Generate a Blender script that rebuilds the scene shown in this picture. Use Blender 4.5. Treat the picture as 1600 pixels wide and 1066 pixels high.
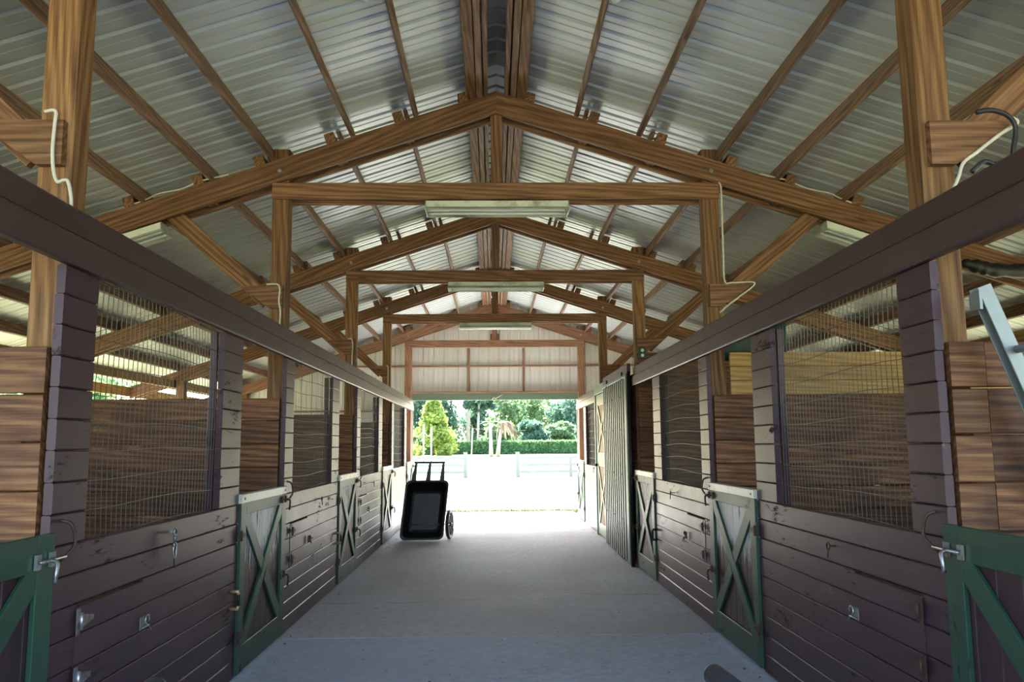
import bpy, bmesh, math, random
from mathutils import Vector, Matrix
for o in list(bpy.data.objects): bpy.data.objects.remove(o)
scene = bpy.context.scene
COL = scene.collection
rnd = random.Random(7)

# ------------------------------------------------------------------ camera, sky, sun, exposure
F_PX, PITCH, YAW, ROLL = 1288.7, 0.1259, 0.0235, -0.0082
CAM = Vector((-0.043, 0.0, 1.55))
right = Vector((math.cos(YAW), -math.sin(YAW), 0)); fwd0 = Vector((math.sin(YAW), math.cos(YAW), 0)); up0 = Vector((0, 0, 1))
fwd = fwd0*math.cos(PITCH)+up0*math.sin(PITCH); up = up0*math.cos(PITCH)-fwd0*math.sin(PITCH)
r2 = right*math.cos(ROLL)+up*math.sin(ROLL); u2 = up*math.cos(ROLL)-right*math.sin(ROLL)
cd = bpy.data.cameras.new('camera'); cam = bpy.data.objects.new('camera', cd); COL.objects.link(cam)
M = Matrix.Identity(4)
for i, v in enumerate((r2, u2, -fwd)):
    for j in range(3): M[j][i] = v[j]
M.translation = CAM; cam.matrix_world = M
cd.sensor_width = 36.0; cd.lens = 36.0*F_PX/1600; cd.clip_end = 1000; cd.clip_start = 0.05
scene.camera = cam

SUN_EL, SUN_AZ = math.radians(47.5), math.radians(-14)     # azimuth from +Y, negative = left
sdir = Vector((math.sin(SUN_AZ)*math.cos(SUN_EL), math.cos(SUN_AZ)*math.cos(SUN_EL), math.sin(SUN_EL)))
world = bpy.data.worlds.new('sky'); scene.world = world; world.use_nodes = True
nt = world.node_tree; nt.nodes.clear()
sky = nt.nodes.new('ShaderNodeTexSky'); sky.sky_type = 'NISHITA'; sky.sun_disc = False
sky.sun_elevation = SUN_EL; sky.sun_rotation = SUN_AZ; sky.air_density = 1.0; sky.dust_density = 3.0; sky.ozone_density = 1.0
bg = nt.nodes.new('ShaderNodeBackground'); bg.inputs['Strength'].default_value = 1.35
wo = nt.nodes.new('ShaderNodeOutputWorld')
nt.links.new(sky.outputs[0], bg.inputs[0]); nt.links.new(bg.outputs[0], wo.inputs[0])
sl = bpy.data.lights.new('sun', 'SUN'); sun = bpy.data.objects.new('sun', sl); COL.objects.link(sun)
sl.energy = 48.0; sl.angle = math.radians(1.5); sl.color = (1.0, 0.95, 0.86)
sun.rotation_euler = (-sdir).to_track_quat('-Z', 'Y').to_euler(); sun.location = (0, 30, 40)
vs = scene.view_settings; vs.view_transform = 'Standard'; vs.look = 'None'; vs.gamma = 1.0; vs.use_curve_mapping = False
vs.exposure = 0.26
scene.cycles.diffuse_bounces = 8; scene.cycles.max_bounces = 14

# ------------------------------------------------------------------ helpers
WM = {}
def put(o, wm, parent=None):
    if parent is not None:
        o.parent = parent; o.matrix_local = WM[parent.name].inverted() @ wm
    else:
        o.matrix_world = wm
    WM[o.name] = wm.copy()
    return o
def tag(o, label=None, cat=None, group=None, kind=None):
    if label: o['label'] = label
    if cat: o['category'] = cat
    if group: o['group'] = group
    if kind: o['kind'] = kind
    return o
def empty(name, loc, label=None, cat=None, group=None, kind=None, parent=None):
    o = bpy.data.objects.new(name, None); COL.objects.link(o); o.empty_display_size = .1
    put(o, Matrix.Translation(Vector(loc)), parent)
    return tag(o, label, cat, group, kind)
def mk(name, verts, faces, mat, parent=None, wm=None, smooth=False):
    me = bpy.data.meshes.new(name); me.from_pydata([tuple(v) for v in verts], [], faces); me.update()
    if mat: me.materials.append(mat)
    if smooth:
        for p in me.polygons: p.use_smooth = True
    o = bpy.data.objects.new(name, me); COL.objects.link(o)
    return put(o, wm or Matrix.Identity(4), parent)
def inst(name, me, parent=None, wm=None):
    o = bpy.data.objects.new(name, me); COL.objects.link(o)
    return put(o, wm or Matrix.Identity(4), parent)
def frame(x, z, org):
    x = Vector(x).normalized(); z = Vector(z); z = (z - x*z.dot(x)).normalized(); y = z.cross(x)
    m = Matrix.Identity(4)
    for i, v in enumerate((x, y, z)):
        for j in range(3): m[j][i] = v[j]
    m.translation = Vector(org); return m
_bm = {}
def box_mesh(L, w, h, mat, ch):
    key = (round(L, 4), round(w, 4), round(h, 4), mat.name, ch)
    if key in _bm: return _bm[key]
    a, b = w/2, h/2; c = min(ch, a*.9, b*.9)
    sec = [(-a+c, -b), (a-c, -b), (a, -b+c), (a, b-c), (a-c, b), (-a+c, b), (-a, b-c), (-a, -b+c)]
    v = [(-L/2, y, z) for y, z in sec]+[(L/2, y, z) for y, z in sec]
    f = [tuple(range(7, -1, -1)), tuple(range(8, 16))]+[(i, (i+1) % 8, 8+(i+1) % 8, 8+i) for i in range(8)]
    f = [(q[::-1]) for q in f] if False else f
    me = bpy.data.meshes.new('board'); me.from_pydata(v, [], f); me.update(); me.materials.append(mat)
    _bm[key] = me
    return me
def beam(name, a, b, w, h, mat, parent=None, up=(0, 0, 1), ch=.004):
    """board from a to b; h measured along 'up', w across"""
    a = Vector(a); b = Vector(b); L = (b-a).length
    return inst(name, box_mesh(L, w, h, mat, ch), parent, frame(b-a, up, (a+b)/2))
def block(name, lo, hi, mat, parent=None, axis=0, ch=.004):
    """axis-aligned box, grain along axis"""
    lo = Vector(lo); hi = Vector(hi); c = (lo+hi)/2; d = hi-lo
    ax = [Vector((1, 0, 0)), Vector((0, 1, 0)), Vector((0, 0, 1))]
    z = 2 if axis != 2 else 0
    y = 3-axis-z
    return inst(name, box_mesh(abs(d[axis]), abs(d[y]), abs(d[z]), mat, ch), parent, frame(ax[axis], ax[z], c))
def prism(name, pts, ext, mat, parent=None, xaxis=(1, 0, 0)):
    pts = [Vector(p) for p in pts]; ext = Vector(ext); n = len(pts)
    org = sum(pts, Vector())/n+ext/2
    zz = ext if ext.normalized().cross(Vector(xaxis).normalized()).length > .1 else ext.orthogonal()
    m = frame(xaxis, zz, org); mi = m.inverted()
    v = [mi @ p for p in pts]+[mi @ (p+ext) for p in pts]
    nrm = (pts[1]-pts[0]).cross(pts[2]-pts[1])
    flip = nrm.dot(ext) > 0
    f = [tuple(range(n)), tuple(range(2*n-1, n-1, -1))]+[((i+1) % n, i, n+i, n+(i+1) % n) for i in range(n)]
    if flip: f = [q[::-1] for q in f]
    return mk(name, v, f, mat, parent, m)
def tube_data(pts, r, seg=8, caps=True):
    pts = [Vector(p) for p in pts]; v = []; f = []
    rr = r if isinstance(r, (list, tuple)) else [r]*len(pts)
    prev = None
    for i, p in enumerate(pts):
        d = (pts[min(i+1, len(pts)-1)]-pts[max(i-1, 0)]).normalized()
        if prev is None:
            s = d.orthogonal().normalized()
        else:
            s = prev-d*prev.dot(d)
            s = s.normalized() if s.length > 1e-6 else d.orthogonal().normalized()
        prev = s; t = d.cross(s)
        for k in range(seg):
            a = 2*math.pi*k/seg; v.append(p+(s*math.cos(a)+t*math.sin(a))*rr[i])
    for i in range(len(pts)-1):
        for k in range(seg):
            k2 = (k+1) % seg; f.append((i*seg+k, i*seg+k2, (i+1)*seg+k2, (i+1)*seg+k))
    if caps:
        f.append(tuple(range(seg-1, -1, -1))); b = (len(pts)-1)*seg; f.append(tuple(range(b, b+seg)))
    return v, f
def smooth_path(pts, n=6):
    P = [Vector(p) for p in pts]; P = [P[0]*2-P[1]]+P+[P[-1]*2-P[-2]]; out = []
    for i in range(1, len(P)-2):
        for k in range(n):
            t = k/n; a, b, c, d = P[i-1], P[i], P[i+1], P[i+2]
            out.append(.5*((2*b)+(c-a)*t+(2*a-5*b+4*c-d)*t*t+(3*b-a-3*c+d)*t**3))
    out.append(P[-2]); return out
def tube(name, pts, r, mat, parent=None, seg=8, sm=0):
    if sm: pts = smooth_path(pts, sm)
    org = Vector(pts[0])
    v, f = tube_data([Vector(p)-org for p in pts], r, seg)
    return mk(name, v, f, mat, parent, Matrix.Translation(org), True)
def join_geo(parts):
    V = []; Fc = []
    for v, f in parts:
        n = len(V); V += list(v); Fc += [tuple(i+n for i in q) for q in f]
    return V, Fc
def box_data(lo, hi):
    x0, y0, z0 = lo; x1, y1, z1 = hi
    v = [(x0, y0, z0), (x1, y0, z0), (x1, y1, z0), (x0, y1, z0), (x0, y0, z1), (x1, y0, z1), (x1, y1, z1), (x0, y1, z1)]
    return v, [(0, 3, 2, 1), (4, 5, 6, 7), (0, 1, 5, 4), (1, 2, 6, 5), (2, 3, 7, 6), (3, 0, 4, 7)]

# ------------------------------------------------------------------ materials
class NB:
    def __init__(s, name):
        s.m = bpy.data.materials.new(name); s.m.use_nodes = True; s.t = s.m.node_tree
        s.b = s.t.nodes['Principled BSDF']
    def n(s, typ, **kw):
        nd = s.t.nodes.new(typ)
        for k, v in kw.items():
            if k.startswith('i_'):
                nd.inputs[k[2:].replace('_', ' ')].default_value = v
            else: setattr(nd, k, v)
        return nd
    def l(s, a, b): s.t.links.new(a, b)
    def ramp(s, fac, stops):
        r = s.n('ShaderNodeValToRGB'); e = r.color_ramp.elements
        while len(e) < len(stops): e.new(.5)
        for q, (p, c) in zip(e, stops): q.position = p; q.color = (*c, 1) if len(c) == 3 else c
        s.l(fac, r.inputs[0]); return r.outputs[0]
    def mix(s, fac, a, b, typ='MIX'):
        m = s.n('ShaderNodeMix', data_type='RGBA', blend_type=typ)
        for v, i in ((fac, 0), (a, 6), (b, 7)):
            if hasattr(v, 'is_output'): s.l(v, m.inputs[i])
            else: m.inputs[i].default_value = v if i == 0 else (*v, 1)
        return m.outputs[2]
    def math(s, op, a, b=0.0):
        m = s.n('ShaderNodeMath', operation=op)
        for i, v in enumerate((a, b)):
            if hasattr(v, 'is_output'): s.l(v, m.inputs[i])
            else: m.inputs[i].default_value = v
        return m.outputs[0]
    def coords(s, scale, offs=True, src='Object'):
        tc = s.n('ShaderNodeTexCoord'); mp = s.n('ShaderNodeMapping'); mp.inputs['Scale'].default_value = scale
        s.l(tc.outputs[src], mp.inputs['Vector'])
        if offs:
            oi = s.n('ShaderNodeObjectInfo'); mu = s.n('ShaderNodeVectorMath', operation='SCALE')
            mu.inputs[0].default_value = (31, 17, 23); s.l(oi.outputs['Random'], mu.inputs['Scale'])
            s.l(mu.outputs[0], mp.inputs['Location'])
        return mp.outputs[0]
    def noise(s, vec, scale, detail=4, rough=.55, dist=0.0):
        n = s.n('ShaderNodeTexNoise'); n.inputs['Scale'].default_value = scale; n.inputs['Detail'].default_value = detail
        n.inputs['Roughness'].default_value = rough; n.inputs['Distortion'].default_value = dist
        s.l(vec, n.inputs['Vector']); return n.outputs['Fac']
    def bump(s, h, strength=.3, dist=.003):
        b = s.n('ShaderNodeBump'); b.inputs['Strength'].default_value = strength; b.inputs['Distance'].default_value = dist
        s.l(h, b.inputs['Height']); s.l(b.outputs[0], s.b.inputs['Normal'])
    def rand(s): return s.n('ShaderNodeObjectInfo').outputs['Random']
    def done(s, col=None, rough=.5, metal=0.0, spec=.5):
        if col is not None:
            if hasattr(col, 'is_output'): s.l(col, s.b.inputs['Base Color'])
            else: s.b.inputs['Base Color'].default_value = (*col, 1)
        if hasattr(rough, 'is_output'): s.l(rough, s.b.inputs['Roughness'])
        else: s.b.inputs['Roughness'].default_value = rough
        s.b.inputs['Metallic'].default_value = metal
        s.b.inputs['Specular IOR Level'].default_value = spec
        return s.m
def hexs(h):
    c = [int(h[i:i+2], 16)/255 for i in (0, 2, 4)]
    return tuple(x/12.92 if x <= .04045 else ((x+.055)/1.055)**2.4 for x in c)

def wood(name, dark, mid, light, var=.5, rough=.65, stain=None, knots=True):
    s = NB(name)
    v = s.coords((.5, 13, 13)); g = s.noise(v, 4.0, 7, .62, .5)
    v2 = s.coords((.9, 60, 60)); fine = s.noise(v2, 3.0, 3, .6)
    v4 = s.coords((.35, 5, 5)); ring = s.n('ShaderNodeTexWave', wave_type='BANDS', bands_direction='DIAGONAL')
    ring.inputs['Scale'].default_value = 2.6; ring.inputs['Distortion'].default_value = 11; ring.inputs['Detail'].default_value = 2
    ring.inputs['Detail Scale'].default_value = .6; s.l(v4, ring.inputs['Vector'])
    a = s.math('ADD', s.math('MULTIPLY', g, .60), s.math('ADD', s.math('MULTIPLY', ring.outputs['Fac'], .16), s.math('MULTIPLY', fine, .28)))
    c = s.ramp(a, [(.31, dark), (.50, mid), (.71, light)])
    if knots:
        v3 = s.coords((1.6, 8, 8)); vo = s.n('ShaderNodeTexVoronoi'); vo.inputs['Scale'].default_value = 1.0; s.l(v3, vo.inputs['Vector'])
        k = s.ramp(vo.outputs['Distance'], [(.045, (1, 1, 1)), (.13, (0, 0, 0))])
        c = s.mix(s.math('MULTIPLY', k, .75), c, tuple(x*.35 for x in dark))
    if stain:
        sv = s.coords((1.1, 1.5, 1.5)); sn = s.noise(sv, 1.6, 4, .6)
        c = s.mix(s.math('MULTIPLY', s.ramp(sn, [(.45, (0, 0, 0)), (.7, (1, 1, 1))]), .75), c, stain)
    r = s.rand(); hs = s.n('ShaderNodeHueSaturation')
    s.l(s.math('ADD', 1-var/2, s.math('MULTIPLY', r, var)), hs.inputs['Value']); s.l(c, hs.inputs['Color'])
    s.bump(a, .35, .002)
    return s.done(hs.outputs[0], rough, 0, .35)
W_FRAME = wood('wood_frame', (.062, .027, .011), (.185, .088, .036), (.33, .178, .084), .35)
W_POST = wood('wood_post', (.07, .030, .010), (.195, .094, .034), (.34, .192, .075), .3)
W_PURL = wood('wood_purlin', (.08, .042, .024), (.21, .122, .072), (.36, .235, .15), .4)
W_DIV = wood('wood_divider', (.048, .017, .007), (.155, .063, .023), (.33, .165, .068), .6, .6, (.05, .022, .011))
W_NEW = wood('wood_new_pine', (.24, .125, .03), (.44, .27, .085), (.58, .40, .16), .25)
W_END = wood('wood_end_frame', (.14, .06, .03), (.30, .15, .085), (.42, .24, .15), .3)

def paint(name, col, worn=None, wear=.0, rough=.33, var=.2, top=False, chips=0):
    s = NB(name)
    v = s.coords((.8, 7, 7)); n = s.noise(v, 5, 5, .6)
    c = s.mix(n, tuple(x*.82 for x in col), tuple(min(1, x*1.22) for x in col))
    v5 = s.coords((1, 1, 1)); d = s.noise(v5, 3.0, 5, .65)
    c = s.mix(s.math('MULTIPLY', s.ramp(d, [(.5, (0, 0, 0)), (.75, (1, 1, 1))]), .3), c, tuple(x*1.35+.01 for x in col))
    # nail heads and chips
    v3 = s.coords((1, 1, 1)); vo = s.n('ShaderNodeTexVoronoi'); vo.inputs['Scale'].default_value = 11; s.l(v3, vo.inputs['Vector'])
    c = s.mix(s.math('MULTIPLY', s.ramp(vo.outputs['Distance'], [(.05, (1, 1, 1)), (.09, (0, 0, 0))]), .7), c, tuple(x*.3 for x in col))
    if worn:
        vw = s.coords((2.2, 14, 14)); w1 = s.noise(vw, 2.2, 6, .7)
        vb = s.coords((.7, .9, .9)); w2 = s.noise(vb, 1.7, 3, .5)
        w = s.ramp(s.math('ADD', s.math('MULTIPLY', w1, .6), s.math('MULTIPLY', w2, .55)), [(.80-wear, (0, 0, 0)), (.84-wear, (1, 1, 1))])
        if top:
            sp = s.n('ShaderNodeSeparateXYZ'); s.l(s.coords((1, 1, 1), False), sp.inputs[0])
            w = s.math('MULTIPLY', w, s.ramp(s.math('ADD', sp.outputs[0], s.math('MULTIPLY', w1, .5)), [(.30, (0, 0, 0)), (.45, (1, 1, 1))]))
        c = s.mix(w, c, worn)
    hs = s.n('ShaderNodeHueSaturation'); s.l(s.math('ADD', 1-var/2, s.math('MULTIPLY', s.rand(), var)), hs.inputs['Value']); s.l(c, hs.inputs['Color'])
    s.bump(s.math('ADD', n, s.math('MULTIPLY', d, .6)), .25, .002)
    ro = s.math('ADD', rough-.05, s.math('MULTIPLY', d, .14))
    if chips:
        cn = s.noise(s.coords((3.5, 16, 16)), 2.0, 6, .72); cb = s.noise(s.coords((.9, 1.2, 1.2)), 1.9, 3, .5)
        cm = s.ramp(s.math('ADD', s.math('MULTIPLY', cn, .55), s.math('MULTIPLY', cb, .55)), [(.665-chips, (0, 0, 0)), (.70-chips, (1, 1, 1))])
        col2 = s.mix(cm, hs.outputs[0], (.020, .014, .014)); ro = s.math('ADD', ro, s.math('MULTIPLY', cm, .45))
        return s.done(col2, ro, 0, .36)
    return s.done(hs.outputs[0], ro, 0, .36)
PURPLE = paint('purple_brown_paint', (.056, .027, .036), (.12, .095, .095), .075, .38, .2, False, .015)
PURPLE_F = paint('purple_brown_fascia_paint', (.062, .035, .033), None, 0, .38, .12)
PURPLE_V = paint('purple_door_panel_paint', (.045, .024, .029), (.30, .27, .24), .02, .45)
PURPLE_W = paint('worn_door_panel_paint', (.034, .018, .021), (.60, .57, .53), .30, .5, .2, True)
GREEN = paint('green_paint', (.022, .066, .040), (.05, .06, .045), -.04, .42, .2, False, .005)
GREEN_P = paint('pale_green_paint', (.16, .24, .16), None, 0, .4)
def plain(name, col, rough=.5, metal=0.0, nscale=20, amt=.25, dirt=None, spec=.5, bump=0):
    s = NB(name); v = s.coords((1, 1, 1)); n = s.noise(v, nscale, 4)
    c = s.mix(n, tuple(x*(1-amt) for x in col), tuple(min(1, x*(1+amt)) for x in col))
    if dirt:
        d = s.noise(v, nscale*.35, 5, .7); c = s.mix(s.ramp(d, [(.5, (0, 0, 0)), (.68, (1, 1, 1))]), c, dirt)
    if bump: s.bump(n, bump, .002)
    return s.done(c, rough, metal, spec)
ROOFM = plain('galvanised_roof_sheet', (.62, .665, .625), .42, .2, 1.2, .06)
RIDGEM = plain('ridge_cap_metal', (.16, .18, .19), .35, .7, 6, .3)
SIDEM = plain('beige_metal_siding', (.78, .77, .73), .42, .05, 1.0, .06, (.66, .64, .60))
CORR = plain('grey_green_corrugated_sheet', (.15, .18, .16), .45, .25, 2.0, .15)
STEEL = plain('zinc_hardware', (.45, .46, .46), .35, .9, 30, .3, (.20, .10, .05))
RUST = plain('rusty_iron', (.075, .04, .03), .6, .4, 40, .5)
IRON = plain('dark_iron', (.03, .026, .025), .5, .6, 40, .4)
BRASS = plain('brass_fitting', (.55, .38, .18), .4, .6, 30, .3)
WIRE = plain('galvanised_wire', (.12, .115, .088), .5, .3, 25, .4)
ALU = plain('aluminium', (.26, .29, .28), .45, .6, 12, .15)
CAPM = plain('white_metal_cap', (.62, .62, .55), .4, .2, 8, .12, (.35, .33, .27))
LAMPW = plain('lamp_white_enamel', (.58, .62, .50), .4, .05, 9, .12, (.24, .24, .17))
TUBE = plain('lamp_tube_glass', (.75, .78, .74), .25, 0, 6, .05)
CABLE = plain('white_cable', (.62, .58, .46), .5, 0, 20, .15)
CABLEB = plain('black_cable', (.02, .02, .022), .5, 0, 20, .2)
BLACKP = plain('black_plastic', (.012, .012, .013), .42, 0, 14, .3, (.022, .021, .02))
RUBBER = plain('black_rubber', (.018, .020, .026), .38, 0, 20, .25)
GREY = plain('grey_metal', (.22, .23, .24), .45, .6, 12, .2)
TARP = plain('dark_green_tarp', (.012, .055, .045), .5, 0, 5, .3)
TARPB = plain('black_tarp', (.010, .010, .011), .55, 0, 40, .4, None, .5, .6)
FENCEW = plain('weathered_fence_wood', (.24, .255, .235), .8, 0, 3, .2)
WHITEP = plain('white_painted_post', (.45, .44, .40), .6, 0, 5, .1)
BARK = plain('bark', (.10, .085, .07), .9, 0, 2.5, .35)
BARKP = plain('pale_bark', (.36, .32, .28), .9, 0, 2.5, .3)
def concrete(name, a, b, st):
    s = NB(name); v = s.coords((1, 1, 1)); n = s.noise(v, .9, 6, .62); f = s.noise(v, 14, 5, .65)
    c = s.mix(s.ramp(n, [(.35, (0, 0, 0)), (.65, (1, 1, 1))]), a, b)
    c = s.mix(s.ramp(f, [(.35, (0, 0, 0)), (.7, (.75, .75, .75))]), c, tuple(x*.62 for x in a))
    br = s.noise(s.coords((3, 60, 1)), 1.5, 3, .6); c = s.mix(s.math('MULTIPLY', br, .35), c, tuple(min(1, x*1.35) for x in b))
    big = s.noise(s.coords((.6, .35, 1)), 1.1, 3, .5); c = s.mix(s.math('MULTIPLY', s.ramp(big, [(.45, (0, 0, 0)), (.62, (1, 1, 1))]), .55), c, st)
    vo = s.n('ShaderNodeTexVoronoi'); vo.inputs['Scale'].default_value = 4.2; s.l(v, vo.inputs['Vector'])
    c = s.mix(s.ramp(vo.outputs['Distance'], [(.025, (.8, .8, .8)), (.05, (0, 0, 0))]), c, (.06, .05, .045))
    s.bump(f, .25, .002)
    return s.done(c, s.math('ADD', .68, s.math('MULTIPLY', n, .25)), 0, .16)
CONC_A = concrete('concrete_smooth', (.40, .44, .51), (.53, .58, .66), (.49, .535, .62))
CONC_B = concrete('concrete_stained', (.46, .455, .465), (.57, .58, .60), (.39, .372, .366))
DIRT = plain('stall_dirt', (.14, .10, .065), .95, 0, 6, .3)
def lawn():
    s = NB('lawn'); v = s.coords((1, 1, 1), False); n = s.noise(v, .25, 5, .6); f = s.noise(v, 9, 4, .7)
    c = s.mix(n, (.19, .20, .115), (.33, .31, .21)); c = s.mix(s.math('MULTIPLY', f, .5), c, (.13, .16, .08))
    s.bump(f, .5, .03); return s.done(c, .95, 0, .2)
LAWN = lawn()
def leafm(name, a, b, trans=.45):
    s = NB(name); g = s.n('ShaderNodeNewGeometry'); c = s.mix(g.outputs['Random Per Island'], a, b)
    s.done(c, .55, 0, .3)
    s.b.inputs['Transmission Weight'].default_value = 0
    tr = s.n('ShaderNodeBsdfTranslucent'); s.l(c, tr.inputs[0]); mx = s.n('ShaderNodeMixShader'); mx.inputs[0].default_value = trans
    out = s.t.nodes['Material Output']; s.l(s.b.outputs[0], mx.inputs[1]); s.l(tr.outputs[0], mx.inputs[2]); s.l(mx.outputs[0], out.inputs[0])
    return s.m
L_YEL = leafm('leaf_yellow_green', (.16, .27, .05), (.45, .52, .13))
L_MID = leafm('leaf_mid_green', (.09, .19, .08), (.27, .40, .20))
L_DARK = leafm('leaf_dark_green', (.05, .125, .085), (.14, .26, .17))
L_HEDGE = leafm('leaf_hedge', (.08, .20, .08), (.22, .40, .15))
L_DEAD = leafm('leaf_dead_frond', (.15, .11, .07), (.28, .22, .16))
L_GRASS = leafm('grass_blade', (.02, .03, .01), (.06, .07, .025))

# ------------------------------------------------------------------ dimensions
BAY, Y1 = 3.66, 7.05
SL = .332                       # roof slope
ZA = 4.703                      # rafter top at ridge
RD = .205                       # rafter depth, vertical
FACE = 1.79                     # siding face
PY = lambda k: Y1+BAY*(k-1)     # front plane of truss k (k=1 nearest fully seen)
Y_FRONT, Y_END = PY(-1)-.3, PY(4)+.24
XE = 6.30
def rt(x): return ZA-SL*abs(x)
SN = Vector((SL, 0, 1)).normalized()

# ------------------------------------------------------------------ ground, floor
g = mk('ground', [(-300, -120, -.05), (300, -120, -.05), (300, 420, -.05), (-300, 420, -.05)], [(0, 1, 2, 3)], LAWN)
tag(g, 'sunlit dry lawn around the barn', 'lawn', None, 'structure')
floor = empty('floor', (0, 8, 0), 'grey concrete aisle floor in large slabs', 'floor', None, 'structure')
edges = [-4.3, -.3, 7.01, 14.34, 18.0, 19.8]
for i in range(len(edges)-1):
    block('concrete_slab', (-FACE-.03, edges[i]+.004, -.12), (FACE+.03, edges[i+1]-.004, 0), CONC_A if edges[i+1] < 7.1 or i == 4 else CONC_B, floor, 0, .004)
pp = []; x = -1.75
while x < 1.75: pp.append((x, 8.62+.10*math.sin(x*1.7+.5)+.03*math.sin(x*9)+rnd.uniform(-.015, .015)+(.16 if x > .35 else 0))); x += .07
cv = []; cf = []
for i, (x, y) in enumerate(pp): w = .004*(1+math.sin(i*.7)); cv += [(x, y-w-.002, .0012), (x, y+w+.002, .0012)]
for i in range(len(pp)-1): cf.append((2*i, 2*i+2, 2*i+3, 2*i+1))
mk('crack', cv, cf, IRON, floor)
for s, nm in ((-1, 'left'), (1, 'right')):
    d = mk('stall_floor_'+nm, *box_data((min(s*1.83, s*5.6), -4.3, -.1), (max(s*1.83, s*5.6), Y_END, -.012)), DIRT)
    tag(d, 'brown dirt floor of the stalls on the %s' % nm, 'floor', None, 'structure')

# ------------------------------------------------------------------ roof (ceiling): sheets, purlins, ridge
ceil = empty('ceiling', (0, 8, ZA), 'metal sheet gable roof on timber purlins', 'ceiling', None, 'structure')
PUR_H = .14
roof_off = PUR_H/ SN.z
def zr(x): return rt(x)+roof_off
PW = .9144
prof = []
for r in range(4):
    y = r*.2286
    for dy, dz in ((0, 0), (.060, 0), (.066, .004), (.078, .004), (.084, 0), (.172, 0), (.186, .02), (.2146, .02)): prof.append((y+dy, dz))
prof.append((PW, 0.0))
xr, xo = .10, 6.42
slope_len = math.hypot(xo-xr, SL*(xo-xr))
for s in (-1, 1):
    v = []; f = []
    dx = Vector((s*(xo-xr), 0, -SL*(xo-xr)))
    for (y, h) in prof: v += [Vector((0, y, h)), Vector((0, y, h))+dx]
    for i in range(len(prof)-1):
        a = 2*i; q = (a, a+1, a+3, a+2); f.append(q if s > 0 else q[::-1])
    me = bpy.data.meshes.new('roof_panel'); me.from_pydata([tuple(p) for p in v], [], f); me.update(); me.materials.append(ROOFM)
    y = Y_FRONT-.3
    while y < Y_END+.3:
        inst('roof_panel', me, ceil, Matrix.Translation((s*xr, y, zr(xr)))); y += PW
# ridge cap: ribbed strip both sides
v = []; f = []; yy = Y_FRONT-.3; i = 0
while yy < Y_END+.5:
    for dy, dz in ((0, 0), (.17, 0), (.185, .018), (.215, .018)):
        for x in (-.24, 0, .24): v.append((x, yy+dy, zr(0)+.030-SL*abs(x)+dz))
        i += 1
    yy += .2286
for k in range(i-1):
    a = 3*k; f += [(a, a+1, a+4, a+3), (a+1, a+2, a+5, a+4)]
mk('ridge_cap', v, f, RIDGEM, ceil)
PX = [.745, 1.345, 1.965, 2.49, 3.08, 3.69, 4.30, 4.90, 5.50, 6.10]
for s in (-1, 1):
    nrm = Vector((s*SL, 0, 1)).normalized()
    for x in PX:
        for k in range(-1, 4):
            y0, y1 = PY(k)-(.3 if k == -1 else .0)+.13, PY(k+1)+.13+(.1 if k < 3 else .1)
            sh = .0395 if k % 2 else {.745: -.035, 1.345: -.07}.get(x, 0.0)
            c = Vector((s*(x+sh), 0, rt(x+sh)))+nrm*(PUR_H/2+.001)
            beam('purlin', (c.x, y0, c.z), (c.x, y1, c.z), .038, PUR_H, W_PURL, ceil, nrm)
    for k in range(-1, 4):
        y0, y1 = PY(k)+.13-(.3 if k == -1 else 0), PY(k+1)+.129
        for x, w, h, m in ((.093, .040, .15, W_PURL), (.150, .052, .15, W_PURL), (.224, .084, .13, W_FRAME)):
            z = zr(x)-h/2-.012
            beam('ridge_purlin', (s*x, y0, z), (s*x, y1, z), w, h, m, ceil, (0, 0, 1))

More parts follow.
